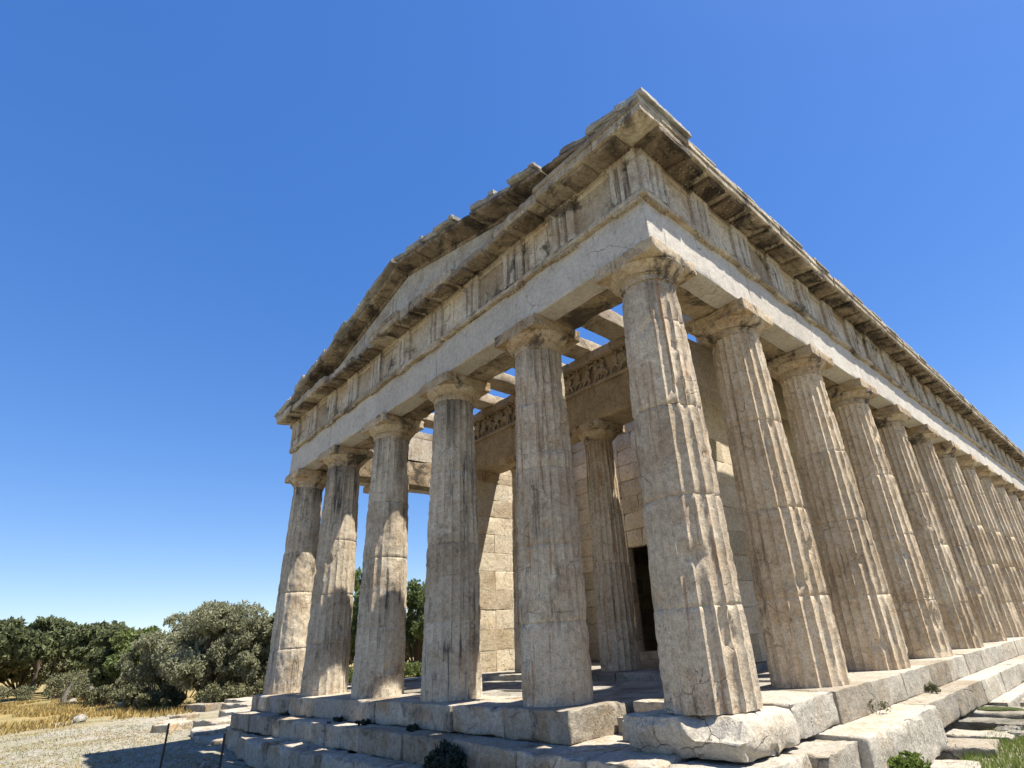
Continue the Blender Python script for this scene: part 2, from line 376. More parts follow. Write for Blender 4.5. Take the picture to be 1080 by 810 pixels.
# ---- crepidoma: stylobate and steps, block by block
EX = .60
def course_x(m, x0, x1, y0, y1, z0, z1, step, chip, rough, seed, lump=0, res=.12, jit=.02):
    rnd = random.Random(seed); x = x0; k = 0
    while x < x1-.05:
        xe = min(x1, x+step*rnd.uniform(.9, 1.1)); xe = x1 if x1-xe < .4 else xe
        block(m, x+.006, xe-.006, y0+rnd.uniform(-jit, jit), y1, z0, z1+rnd.uniform(-.006, .003), res, chip, rough, seed+k*3.1, lump=lump); x = xe; k += 1
def course_y(m, x0, x1, y0, y1, z0, z1, step, chip, rough, seed, lump=0, res=.12, jit=.02):
    rnd = random.Random(seed); y = y0; k = 0
    while y < y1-.05:
        ye = min(y1, y+step*rnd.uniform(.9, 1.1)); ye = y1 if y1-ye < .4 else ye
        block(m, x0, x1+rnd.uniform(-jit, jit), y+.006, ye-.006, z0, z1+rnd.uniform(-.006, .003), res, chip, rough, seed+k*3.1, lump=lump); y = ye; k += 1
m = MB(); course_x(m, XL-EX, -4.1, -EX, .55, -.35, 0, 1.29, .045, .008, 51)
block(m, -4.09, -2.85, -EX, .55, -.35, 0, .1, .06, .01, 55); part(m, 'stylobate', 'step')
m = MB(); block(m, -2.84, -1.62, -EX-.02, .50, -.36, 0, .07, .06, .012, 57)
part(m, 'step_block', 'step', label='stylobate block under the second column, its right end bare and rust stained')
m = MB()                                                     # broken block that carries the corner column
def cornerxf(p):
    x, y, z = p; t = (z+.37)/.37
    # broken slope along the front right, undercut foot, rounded right end
    a = max(0, x+.05)*1.2; b_ = max(0, -y-.40+.06*N((x, 3, z), 5))
    if t > .5: z -= min(.20, b_*1.5*min(1, a*2.2))*(t-.5)*2+.0
    y += .10*(1-t)**2*max(0, 1-max(0, y+.1)*4)*(1 if y < 0 else .3)
    if x > .45: x -= (x-.45)*max(0, t-.45)**2*1.5; z -= max(0, x-.45)*max(0, t-.5)*.5
    return Vector((x, y, z))
block(m, -.72, .64, -.64, .52, -.37, 0, .04, .10, .014, 60.7, chipscale=1.5, lump=.03, xf=cornerxf)
part(m, 'step_block', 'stepflank', label='broken rounded stylobate block under the corner column')
m = MB(); block(m, -1.58, -.75, .22, .56, -.36, -.17, .07, .03, .01, 62); block(m, -1.60, -.72, .58, .98, -.34, -.03, .07, .03, .01, 63)
block(m, -1.25, -.74, -.08, .21, -.36, -.14, .07, .03, .01, 64)
part(m, 'step_block', 'step', label='small recessed blocks in the gap of the stylobate')
m = MB(); block(m, -.6, .585, .56, 1.7, -.35, 0, .07, .06, .008, 66); course_y(m, -.6, .6, 1.71, 30.656+EX, -.35, 0, 2.58/2, .02, .004, 67, jit=.006, res=.15); part(m, 'stylobate', 'stepflank')
m = MB(); course_y(m, XL-EX, XL+EX, .56, YL+EX, -.35, 0, 1.29, .03, .005, 68, res=.2); part(m, 'stylobate', 'step')
m = MB(); course_x(m, XL+EX, -EX, YL-EX, YL+EX, -.35, 0, 1.29, .03, .005, 69, res=.25); part(m, 'stylobate', 'step')
# second step
m = MB(); course_x(m, XL-EX-.18, -3.4, -.98, -.5, -.70, -.352, 1.45, .05, .014, 71, lump=.02, res=.09, jit=.03)
course_x(m, -3.4, -.1, -1.02, .3, -.71, -.362, 1.2, .06, .018, 74, lump=.03, res=.08, jit=.05); part(m, 'step', 'step')
m = MB(); block(m, -.1, .85, -1.0, .25, -.72, -.385, .06, .08, .02, 77, lump=.03)
block(m, .2, 1.0, .27, 1.05, -.74, -.40, .05, .07, .02, 78, lump=.02)
part(m, 'step_block', 'stepflank', label='split corner blocks of the second step')
m = MB(); block(m, .2, 1.1, 1.07, 3.62, -.86, -.352, .08, .06, .012, 79.3, chipscale=1.4)
course_y(m, .2, .96, 3.64, YL+EX+.35, -.70, -.352, 1.6, .035, .006, 80, jit=.012, res=.15); part(m, 'step', 'stepflank')
m = MB(); course_y(m, XL-EX-.36, XL-EX+.1, -.5, YL+EX+.35, -.70, -.352, 1.6, .05, .01, 81, res=.2); part(m, 'step', 'step')
# third step
m = MB(); course_x(m, -11.6, -.3, -1.38, -.9, -1.12, -.70, 1.25, .09, .024, 83, lump=.04, res=.07, jit=.09); block(m, -13.45, -12.55, -.93, -.45, -1.2, -.71, .08, .08, .02, 84, lump=.05); block(m, -12.5, -11.65, -1.0, -.45, -1.2, -.74, .08, .08, .02, 85, lump=.05)
part(m, 'step', 'step')
m = MB(); block(m, -.35, 1.15, -1.5, -.2, -1.15, -.74, .08, .15, .03, 86, lump=.06); block(m, .3, 1.3, -.25, 1.2, -1.15, -.80, .08, .14, .03, 87, lump=.05)
part(m, 'step_block', 'stepflank', label='eroded corner blocks of the lowest step')
m = MB(); course_y(m, .3, 1.22, 7.0, YL+EX+.7, -1.06, -.702, 1.6, .04, .008, 88, jit=.02, res=.15); part(m, 'step', 'stepflank')
m = MB(); course_y(m, XL-EX-.75, XL-EX-.3, -.9, YL+EX+.7, -1.12, -.70, 1.4, .07, .015, 89, res=.2); part(m, 'step', 'step')
m = MB(); course_x(m, -12.9, -.4, 30.9, 31.6, -.72, -.36, 1.6, .04, .01, 90, res=.3); part(m, 'step', 'step')
# floor of the colonnade and of the rear porch
m = MB()
rnd = random.Random(5)
for gy, ye in ((.56, 1.55), (1.56, 2.5), (2.51, 3.32)):
    x = XL+EX+.02
    while x < -.62:
        xe = min(-.61, x+rnd.uniform(.9, 1.5)); z = rnd.uniform(-.06, -.02)
        if not (x > -1.9 and gy < 1.0): block(m, x+.008, xe-.008, gy, ye, -.3, z, .2, .035, .01, x)
        x = xe
for s in range(12):
    y = 3.33+s*2.3
    block(m, -2.2, -.61, y, y+2.28, -.3, -.02, .3, .03, .008, s+2); block(m, XL+.61, -10.4, y, y+2.28, -.3, -.02, .3, .03, .008, s+22)
part(m, 'floor', 'rubble')
m = MB(); course_x(m, -10.3, -2.3, 3.34, 4.75, -.3, .10, 1.2, .05, .012, 95); 
for s in range(3): course_x(m, -10.3, -2.3, 4.76+s*1.1, 5.85+s*1.1, -.3, .09, 1.5, .03, .01, 96+s, res=.25)
part(m, 'floor', 'rubble', label='raised floor of the rear porch')

# ---- entablature
def side(name_s):                                            # s runs along the side, d outward, z up
    if name_s == 'front': return lambda p: Vector((p[0], -A-p[1], p[2])), XL-A, A
    if name_s == 'flank': return lambda p: Vector((A+p[1], p[0], p[2])), -A, YL+A
    if name_s == 'north': return lambda p: Vector((XL-A-p[1], p[0], p[2])), -A, YL+A
    if name_s == 'back': return lambda p: Vector((p[0], YL+A+p[1], p[2])), XL-A, A
FLIP = {'front': True, 'flank': False, 'north': True, 'back': False}
def bx(m, s0, s1, d0, d1, z0, z1, xf, res=.12, chip=.02, rough=.005, seed=0, lump=0, cs=2.2):
    n0 = len(m.f); block(m, s0, s1, d0, d1, z0, z1, res, chip, rough, seed, xf, cs, lump)
def triglyph_mb(c, xf, z0, z1, seed, w=.515, proj=.09, corner=False):
    m = MB(); u = w/6
    prof = [(-3*u, -.02), (-3*u, proj-.03), (-2.55*u, proj), (-1.45*u, proj), (-u, proj-.095), (-.55*u, proj), (.55*u, proj), (u, proj-.095), (1.45*u, proj), (2.55*u, proj), (3*u, proj-.03), (3*u, -.02)]
    zt = z1-.11; n = 12; rows = [z0+(zt-z0)*k/n for k in range(n+1)]
    b = len(m.v)
    for z in rows:
        for s, d in prof:
            P = Vector((c+s, seed, z)); e = max(0, N(P, 3.5, seed)-.15)*.05+.003*N(P, 14, seed)
            if d > 0: d2 = d-e*(1 if d > proj-.01 else .3)
            else: d2 = d
            m.v.append(tuple(xf((c+s, d2, z))))
    L = len(prof)
    for k in range(n):
        for i in range(L-1):
            m.f.append((b+k*L+i, b+k*L+i+1, b+(k+1)*L+i+1, b+(k+1)*L+i))
    block(m, c-w/2, c+w/2, -.02, proj+.004, zt, z1, .08, .018, .004, seed, xf)
    return m
def entab(nm, det, label):
    xf, s0, s1 = side(nm); res = .09 if det else .35
    cols = XS[::-1] if nm in ('front', 'back') else YS
    # architrave blocks, joint over every column; 0.9 thick
    m = MB(); mi = MB(); e = [s0]+list(cols[1:-1])+[s1]
    cutf = .905 if nm in ('flank', 'north') else 0
    for k in range(len(e)-1):
        a, b = e[k], e[k+1]
        ao, bo = ([max(a, s0+.402), min(b, s1-.402)] if cutf else [a, b]); ai, bi = ([max(a, s0+.905), min(b, s1-.905)] if cutf else [max(a, s0+.402), min(b, s1-.402)])
        bx(m, ao+.001, bo-.001, -.40, 0, H, HA-.09, xf, res if (det and k < 7) else .4, .035 if nm == 'front' else .022, .004, k*5.3+len(nm), cs=1.6)
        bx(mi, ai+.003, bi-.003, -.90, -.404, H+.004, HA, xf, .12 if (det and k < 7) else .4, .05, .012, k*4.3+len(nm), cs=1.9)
    arch = part(m, 'architrave', 'architrave', label=label+' architrave')
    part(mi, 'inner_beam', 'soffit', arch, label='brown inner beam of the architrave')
    m = MB()
    L = s1-s0; n = max(3, int(L/2.2)); rnd = random.Random(len(nm))
    ext = {'front': (0, .088), 'flank': (.0, .0), 'north': (0, 0), 'back': (.045, .045)}[nm]
    for k in range(n):
        a, b = s0+L*k/n, s0+L*(k+1)/n
        bx(m, a-(ext[0] if k == 0 else 0)+.002, b+(ext[1] if k == n-1 else 0)-.002, -.06, .088, HA-.088, HA, xf, .07 if det else .4, .028 if det else .01, .004, k*3.7+9, cs=4.5)
    part(m, 'taenia', 'cornice', arch)
    # backer of the frieze
    fr = MB(); bx(fr, s0+(.9 if cutf else .01), s1-(.9 if cutf else .01), -.90, -.04, HA+.002, HF, xf, .25 if det else .6, .01, .003, 3)
    frieze = part(fr, 'frieze', 'frieze')
    ntr = 11 if nm in ('front', 'back') else 25; w = .515
    gap = (L-ntr*w)/(ntr-1)
    vis = ntr if nm == 'front' else 25
    cent = [s0+w/2+k*(w+gap) for k in range(ntr)]
    for k, c in enumerate(cent):
        if nm in ('north', 'back') and k % 1: continue
        if det:
            part(triglyph_mb(c, xf, HA+.002, HF, k*2.3+len(nm)), 'triglyph', 'frieze', frieze, smooth=30)
            if k < ntr-1:
                mm = MB(); bx(mm, c+w/2+.002, c+w/2+gap-.002, -.04, .006, HA+.002, HF-.10, xf, .12, .015, .006, k*4.1)
                bx(mm, c+w/2+.002, c+w/2+gap-.002, -.04, .028, HF-.098, HF-.001, xf, .12, .012, .004, k*4.3)
                part(mm, 'metope', 'frieze', frieze)
            # regula with guttae
            mm = MB(); rr = random.Random(k*7+len(nm))
            if rr.random() < .8:
                bx(mm, c-w/2, c+w/2, -.01, .082, HA-.135, HA-.089, xf, .06, .014, .003, k*2.2)
                for g in range(6):
                    if rr.random() < .75:
                        s = c-w/2+w*(g+.5)/6; p0 = xf((s, .05, HA-.13)); p1 = xf((s, .05, HA-.165)); tube(mm, p0, p1, .014, .018, 8)
                part(mm, 'regula', 'cornice', arch)
    # horizontal cornice (geison): bed moulding, sloping soffit, mutules
    g = MB(); P = .50; oe = .50
    ea = {'front': (.34, oe), 'flank': (0, 0), 'north': (0, 0), 'back': (oe, oe)}[nm]
    bx(g, s0+(.002 if ea[0] else 0), s1, -.90, .05, HF+.002, HF+.07, xf, .15 if det else .5, .012, .004, 8)
    cs = []; a = s0-ea[0]
    while a < s1+ea[1]-.01:
        b = min(s1+ea[1], a+rnd.uniform(.9, 1.35)); b = s1+ea[1] if s1+ea[1]-b < .4 else b; cs.append((a, b)); a = b
    rg = random.Random(len(nm)*3)
    for k, (a, b) in enumerate(cs):
        dmg = rg.random(); brk = nm == 'front' and dmg > .25
        Pk = P-(rg.uniform(.02, .17) if brk else rg.uniform(0, .03)); 
        if nm == 'front' and b > s1-.6: Pk = P; brk = False
        chip = .11 if brk else (.04 if det else .01)
        bx(g, a+.003, b-.003, -.88, Pk, HF+.072, HG, lambda p: xf((p[0], p[1], p[2]-(max(0, p[1])*.10 if p[2] < HF+.12 else 0))), .06 if (det and (nm == 'front' or k < 12)) else .3, chip, .008 if brk else .004, k*3.9+2, cs=2.8)
        if not brk: bx(g, a+.003, b-.003, Pk-.03, Pk+.02, HG-.10, HG-.001, xf, .1 if det else .4, .012, .003, k)
    geis = part(g, 'cornice', 'cornice')
    if det:
        step = (w+gap)/2; k = 0; s = s0+w/2
        while s < s1+.1:
            mm = MB(); rr = random.Random(k*3+5); wd = w if True else w
            if not (nm == 'front' and rr.random() < .35):
                t = lambda p: xf((p[0], p[1], p[2]-max(0, p[1])*.10))
                bx(mm, s-w/2+.02, s+w/2-.02, .06, .44, HF+.005, HF+.078, t, .06, .03, .008, k)
                for gi in range(6):
                    for gj in range(3):
                        if rr.random() < .7:
                            ss = s-w/2+w*(gi+.5)/6; dd = .12+.13*gj; p0 = t((ss, dd, HF+.01)); p1 = t((ss, dd, HF-.018)); tube(mm, p0, p1, .020, .022, 6)
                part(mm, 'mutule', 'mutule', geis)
            s += step; k += 1
    return geis
entab('front', True, 'grey shaded front')
entab('flank', True, 'sunlit long side')
entab('north', False, 'far long side')
entab('back', False, 'rear')

# ---- pediment
APX, APZ, SL = -6.29, 9.24, .230
def rz(x): return APZ-SL*abs(x-APX)
def tymp(m, y0, y1):
    n = 48; b = len(m.v); x0, x1 = XL-A+.1, A-.1
    for k in range(n+1):
        x = x0+(x1-x0)*k/n; zt = max(HG+.002, rz(x)-.16)
        jit = .006*math.sin(k*12.7)
        for y in (y0+jit, y1):
            m.v.append((x, y, HG+.001)); m.v.append((x, y, (HG+zt)/2)); m.v.append((x, y, zt))
    for k in range(n):
        o = b+k*6; q = o+6
        m.f += [(o, q, q+1, o+1), (o+1, q+1, q+2, o+2), (o+3, o+4, q+4, q+3), (o+4, o+5, q+5, q+4), (o+2, q+2, q+5, o+5)]
for y0, y1 in ((-A-.02, .0), (YL, YL+A+.02)):
    m = MB(); tymp(m, y0, y1); part(m, 'pediment', 'tympanum', label='pediment wall, blank and stained')
for sgn in (1, -1):                                           # raking cornices, block by block
    for (ya, yb, det) in ((-A-.49, .28, True), (YL-.3, YL+A+.49, False)):
        m = MB(); Ltot = 6.29+A+(.50 if sgn > 0 else .34); n = 7; rr = random.Random(12+sgn)
        for k in range(n):
            a, b = Ltot*k/n, Ltot*(k+1)/n
            def xf(p, sgn=sgn): return Vector((APX+sgn*p[0], p[1], rz(APX+sgn*p[0])+p[2]))
            dy = rr.choice((0, .03, .06, .16))
            block(m, a+.004, b-.004, ya+dy, yb, -.15, -.05, .05 if det else .4, .11, .014, k*2.7+sgn, xf)
            block(m, a+.004, b-.004, ya+.43, yb-.02, -.26, -.152, .12 if det else .4, .03, .008, k*1.7+sgn, xf)
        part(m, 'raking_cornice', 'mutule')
    # tiles along the gable: stepped, uneven ends
    rr = random.Random(31+sgn); a = .02; k = 0
    while a < (7.15 if sgn > 0 else 7.0):
        b = min(7.22 if sgn > 0 else 7.06, a+.62); gap = rr.random() < .06 and a > 1
        if not gap:
            m = MB(); th = rr.uniform(.09, .15); lift = rr.uniform(0, .05)
            def xf(p, sgn=sgn, a=a): return Vector((APX+sgn*p[0], p[1], rz(APX+sgn*p[0])+p[2]+(p[0]-a-.31)*-.06))
            dy = rr.uniform(-.05, .07)
            inner = 1.45 if sgn > 0 and a > 2.2 else 1.15
            if sgn > 0: inner = 1.2 if a < 3 else (2.0 if a < 6.2 else .28)  # unseen inward reach of the tiles, sized to shade the front columns
            block(m, a, b+.03, -A-.50+dy, inner, -.04+lift, -.04+lift+th, .07, .055, .010, k*2.9, xf)
            block(m, b-.05, b+.10, -A-.48+dy, inner-.02, lift+th-.05, lift+th+.045, .06, .04, .008, k*2.1, xf)
            part(m, 'roof_tile', 'tile')
        a = b; k += 1
# eaves tiles along the long side
rr = random.Random(77)
for side_ in ('flank', 'north'):
    xf0, s0, s1 = side(side_); s = -A-.46; k = 0
    while s < s1+.4:
        b = s+.645; m = MB(); lift = rr.uniform(0, .018)
        def xf(p, xf0=xf0): return xf0((p[0], p[1], p[2]-.2*(p[1]-.2)*.6))
        r_ = .10 if side_ == 'flank' and k < 20 else .4
        if not (rr.random() < .1 and k > 3):
            block(m, s+.004, b-.004, -.35, .53-rr.uniform(0, .03), HG+.01+lift, HG+.07+lift, r_, .02, .004, k, xf)
            block(m, s-.05, s+.06, -.35, .50, HG+.06+lift, HG+.12+lift, r_, .02, .004, k, xf)
            part(m, 'eaves_tile' if side_ == 'flank' else 'eaves_tile', 'tile')
        s = b; k += 1
        if side_ == 'north' and k > 2 and s > 0: s = b; 
# main roof over the cella and the far bays (open above the near porch)
m = MB()
for k in range(9):
    y = 8.1+k*2.45
    for sgn in (1, -1):
        def xf(p, sgn=sgn): return Vector((APX+sgn*p[0], p[1], rz(APX+sgn*p[0])+p[2]))
        block(m, .02, 6.7, y, y+2.44, -.1, .0, .6, .03, .01, k, xf)
part(m, 'roof', 'tile')

# ---- cella
WX0, WX1, WI0, WI1 = -10.2, -2.35, -9.45, -3.1
def wall_blocks(m, fixed, axis, a0, a1, t0, t1, z0, z1, seed, res=.22, hcourse=.52, chip=.022, skip=None):
    rnd = random.Random(seed); z = z0; k = 0
    while z < z1-.05:
        ze = z1 if z1-z < hcourse*1.3 else z+hcourse
        s = a0-(0 if k % 2 else .6)
        while s < a1-.02:
            e = s+1.22; lo, hi = max(s, a0), min(e, a1)
            if hi-lo > .08 and not (skip and skip((lo+hi)/2, z)):
                j = rnd.uniform(-.006, .006)
                if axis == 'y': block(m, t0, t1+j, lo+.002, hi-.002, z+.002, ze-.002, res, chip, .006, seed+s*3+z)
                else: block(m, lo+.002, hi-.002, t0+j, t1, z+.002, ze-.002, res, chip, .006, seed+s*3+z)
            s = e
        z = ze; k += 1
    return m
ZT = 5.62
m = MB(); wall_blocks(m, None, 'y', 3.75, 8.0, WI1, WX1, .10, ZT, 101); part(m, 'cella_wall', 'wall')
m = MB(); wall_blocks(m, None, 'y', 3.75, 8.0, WX0, WI0, .10, ZT, 102, res=.16, chip=.014); part(m, 'cella_wall', 'wall', label='sunlit pale side wall of the rear porch')
m = MB(); wall_blocks(m, None, 'y', 8.02, 26, WI1, WX1, .0, HF, 103, res=.6); part(m, 'cella_wall', 'wall')
m = MB(); wall_blocks(m, None, 'y', 8.02, 26, WX0, WI0, .0, HF, 104, res=.6); part(m, 'cella_wall', 'wall')
m = MB(); wall_blocks(m, None, 'y', 4.62, 8.0, WI1, WX1, ZT, HF, 111); part(m, 'cella_wall', 'wall')
m = MB(); wall_blocks(m, None, 'y', 4.62, 8.0, WX0, WI0, ZT, HF, 112); part(m, 'cella_wall', 'wall')
DX0, DX1, DZ = -7.35, -5.25, 3.22
m = MB(); wall_blocks(m, None, 'x', WI0+.01, DX0, 7.9, 8.16, .10, HF, 105, chip=.035); wall_blocks(m, None, 'x', DX1, WI1-.01, 7.9, 8.16, .10, HF, 106, chip=.035)
wall_blocks(m, None, 'x', DX0, DX1, 7.9, 8.16, DZ, HF, 107, chip=.04)
part(m, 'cella_wall', 'wall', label='back wall of the porch with a dark doorway')
m = MB(); block(m, -8.1, -4.5, 26, 26.7, 0, HF, .8, .02, .01, 3); block(m, WX0, -8.12, 26, 26.7, 0, HF, .8, .02, .01, 3); block(m, -4.48, WX1, 26, 26.7, 0, HF, .8, .02, .01, 3)
block(m, WX0, WX1, 7.95, 26.7, HF+.01, HF+.25, 1.5, .02, .01, 4)
part(m, 'cella_wall', 'wall')
m = MB(); block(m, DX0+.01, DX1-.01, 7.7, 8.5, .09, .30, .15, .03, .01, 9); part(m, 'threshold', 'rubble')
# anta capitals
for xa, xb in ((WX0, WI0), (WI1, WX1)):
    m = MB(); block(m, xa-.05, xb+.05, 3.68, 4.6, ZT-.16, ZT-.002, .1, .02, .005, xa); block(m, xa-.025, xb+.025, 3.71, 4.58, ZT-.30, ZT-.162, .1, .015, .005, xa+2)
    part(m, 'anta_capital', 'inner')
# columns between the antae
column(-4.85, 4.15, 121, R0=.44, R1=.345, h=ZT-.10, z0=.10, half=.50, label='inner porch column, stained dark brown on its right side')
column(-7.73, 4.15, 122, R0=.44, R1=.345, h=ZT-.10, z0=.10, half=.50, label='inner porch column beyond, half hidden')
m = MB()
for a, b in ((WX0, -7.73), (-7.73, -4.85), (-4.85, WX1)): block(m, a+.003, b-.003, 3.75, 4.6, ZT, 6.50, .1, .025, .006, a)
ia = part(m, 'architrave', 'inner', label='inner architrave over the porch columns')
m = MB(); block(m, WX0-.04, WX1+.04, 3.69, 4.2, 6.502, 6.585, .08, .03, .005, 8); part(m, 'taenia', 'inner', ia)
m = MB(); block(m, WX0, WX1, 3.84, 4.6, 6.587, 7.2, .15, .01, .012, 10)
ifr = part(m, 'frieze', 'inner', label='carved figure frieze under the porch ceiling')
def figure(m, x, z0, rr, horse=False):
    yb = 3.82; hh = .56
    def T(a, b, r0, r1): tube(m, (x+a[0], yb+a[1], z0+a[2]), (x+b[0], yb+b[1], z0+b[2]), r0, r1, 8, True, 2, .008, rr.random()*9)
    l = rr.uniform(-.13, .13); d = rr.choice((-1, 1)); hip = (0, -.03, .27); sh = (l*.8, -.05, .46)
    blob(m, (x+(hip[0]+sh[0])/2, yb-.045, z0+.37), (.075, .06, .115), rr.random()*9, 12, 8, .3)
    blob(m, (x+sh[0]+.02*d, yb-.06, z0+.555), (.038, .04, .045), rr.random()*9, 10, 7, .2)
    T(sh, (sh[0]+.02*d, -.05, .53), .03, .028)
    if horse:
        blob(m, (x-.17*d, yb-.05, z0+.25), (.17, .065, .085), rr.random()*9, 14, 8, .25)
        for q in (-.28, -.24, -.05, .02): T((q*d, -.04, .22), ((q+rr.uniform(-.06, .06))*d, -.03, .02), .034, .018)
        T((-.32*d, -.03, .27), (-.38*d, -.02, .10), .022, .01)
    else:
        k1 = (rr.uniform(.02, .15)*d, -.06, .15); T(hip, k1, .045, .034); T(k1, (k1[0]+rr.uniform(-.08, .04), -.05, .01), .032, .02)
        k2 = (-rr.uniform(.02, .15)*d, -.03, .14); T(hip, k2, .045, .034); T(k2, (k2[0]-rr.uniform(-.02, .1)*d, -.03, .01), .032, .02)
    for s in (-1, 1):
        e = (sh[0]+s*rr.uniform(.08, .15), -.07, sh[2]+rr.uniform(-.1, .07)); T((sh[0]+s*.05, -.05, sh[2]), e, .028, .022)
        T(e, (e[0]+s*rr.uniform(-.05, .09), -.06, e[2]+rr.uniform(-.1, .12)), .022, .014)
    if rr.random() < .5:     # cloak
        for q in range(4): T((sh[0]-d*.04, -.02, .45-.02*q), (-d*(.12+.05*q), -.02, .12+.03*q), .02, .026)
    if rr.random() < .3: blob(m, (x+d*.12, yb-.05, z0+.38), (.085, .03, .085), 2, 14, 8, .1)
rr = random.Random(88); x = WX0+.2; k = 0
while x < WX1-.15:
    m = MB(); figure(m, x, 6.60, rr, k % 4 == 2); part(m, 'relief_figure', 'inner', ifr, smooth=60); x += rr.uniform(.26, .36); k += 1
m = MB(); course_x(m, WX0-.12, WX1+.12, 3.62, 4.6, 7.202, 7.40, 1.3, .03, .006, 110); part(m, 'cornice', 'inner', label='inner cornice above the carved frieze')
m = MB()
for a in (-9.6, -8.33, -6.95, -5.55, -4.24, -2.95): 
    block(m, a+.02, a+.62, 4.02, 4.55, 7.402, 7.402+rr.uniform(.25, .36), .1, .03, .01, a)
part(m, 'step_block', 'beam', label='backing stones between the ceiling beams')
for a in (-3.0, -4.3, -5.62, -7.0, -8.4, -10.6):
    m = MB(); block(m, a-.60, a, .40, 4.30, 7.365 if a > -3.1 else 7.405, 7.70, .12, .03, .008, a)
    part(m, 'ceiling_beam', 'beam')
m = MB(); block(m, -2.95, -1.25, .3, 2.15, 7.44, 7.54, .2, .03, .01, 8); part(m, 'ceiling_shade_slab', 'beam')  # added slab, out of view, keeps sun off the third front column
# flank ceiling: beams with slabs on them, a few gaps
m = MB(); s = 4.4; k = 0
for y in [4.35+1.29*i for i in range(20)]:
    mm = MB(); block(mm, -2.5, -.35, y, y+.5, 7.37, 7.68, .3, .02, .006, y); part(mm, 'ceiling_beam', 'beam')
for y in [4.86+1.29*i for i in range(20)]:
    if y < 6.0: block(m, -2.4, -1.62, y, y+.78, 7.55, 7.62, .3, .02, .006, y); block(m, -1.25, -.4, y, y+.78, 7.55, 7.62, .3, .02, .006, y)
    elif y < 7.3: block(m, -2.4, -1.25, y, y+.78, 7.55, 7.62, .3, .02, .006, y); block(m, -.95, -.4, y, y+.78, 7.55, 7.62, .3, .02, .006, y)
    else: block(m, -2.4, -.4, y, y+.78, 7.55, 7.62, .4, .02, .006, y)
part(m, 'ceiling_shade_slab', 'beam')

# ------------------------------------------------------------------ ground
GZ = -1.14
def gh(x, y):
    d = math.hypot(x-3.7, y+5.7)
    h = GZ+.035*noise.noise(Vector((x*.5, y*.5, 0)))+.015*noise.noise(Vector((x*2, y*2, 3)))
    if x > .9 and y > -1: h += min(.28, (y+1)*.055)*min(1, (x-.9)*1.5+.3)        # rises along the sunny side
    if d > 60: h += (d-60)*.004*(.5+noise.noise(Vector((x*.01, y*.01, 5))))
    if d > 600: h = GZ+1.2
    return h
def axis_(lo, hi, c0, c1, d0):
    out = []; v = c0; st = d0
    while v > lo: out.append(v); v -= st; st = st*1.09 if v < c0-1 else st
    out.append(lo); out.reverse(); v = c0+d0; st = d0
    while v < hi:
        out.append(v); st = st if v < c1 else st*1.12; v += st
    out.append(hi); return out
gx = axis_(-2500, 2500, -14, 6, .22); gy = axis_(-2500, 2500, -6, 9, .22)
m = MB()
for y in gy:
    for x in gx: m.v.append((x, y, gh(x, y)))
nx = len(gx)
for j in range(len(gy)-1):
    for i in range(nx-1): m.f.append((j*nx+i, j*nx+i+1, (j+1)*nx+i+1, (j+1)*nx+i))
mt, t, b = nodes('ground soil'); g = t.nodes.new('ShaderNodeNewGeometry').outputs['Position']
c = mix(t, ramp(t, nz(t, g, .55, 9, .75), [(.44, 0), (.58, 1)]), (.28, .25, .19), (.20, .18, .095))
c = mix(t, ramp(t, nz(t, scaled(t, g, (.5, 3, 1)), 2.0, 8, .75), [(.48, 0), (.60, 1)]), c, (.16, .15, .08))
c = mix(t, ramp(t, nz(t, g, 7, 6, .75), [(.50, 0), (.62, 1)]), c, (.38, .355, .30))
sep = t.nodes.new('ShaderNodeSeparateXYZ'); t.links.new(g, sep.inputs[0])
# dry golden grass belt beyond about 25 m, as the meadow really is there
far = ramp(t, math_(t, 'ADD', math_(t, 'MULTIPLY', sep.outputs['X'], -.01), math_(t, 'MULTIPLY', math_(t, 'SUBTRACT', nz(t, g, .25, 5, .7), .5), .30)), [(.25, 0), (.34, 1)])
c = mix(t, far, c, mix(t, ramp(t, nz(t, g, .5, 6, .7), [(.42, 0), (.6, 1)]), (.30, .215, .085), (.17, .15, .06)))
t.links.new(c, b.inputs['Base Color']); b.inputs['Roughness'].default_value = .95
bp = t.nodes.new('ShaderNodeBump'); bp.inputs['Strength'].default_value = .8; bp.inputs['Distance'].default_value = .08
t.links.new(nz(t, g, 5, 8, .75), bp.inputs['Height']); t.links.new(bp.outputs[0], b.inputs['Normal'])
MS['ground'] = mt
tag(m.build('ground', 'ground', smooth=180), 'pale gravelly ground in front of the temple', 'ground', kind='structure')

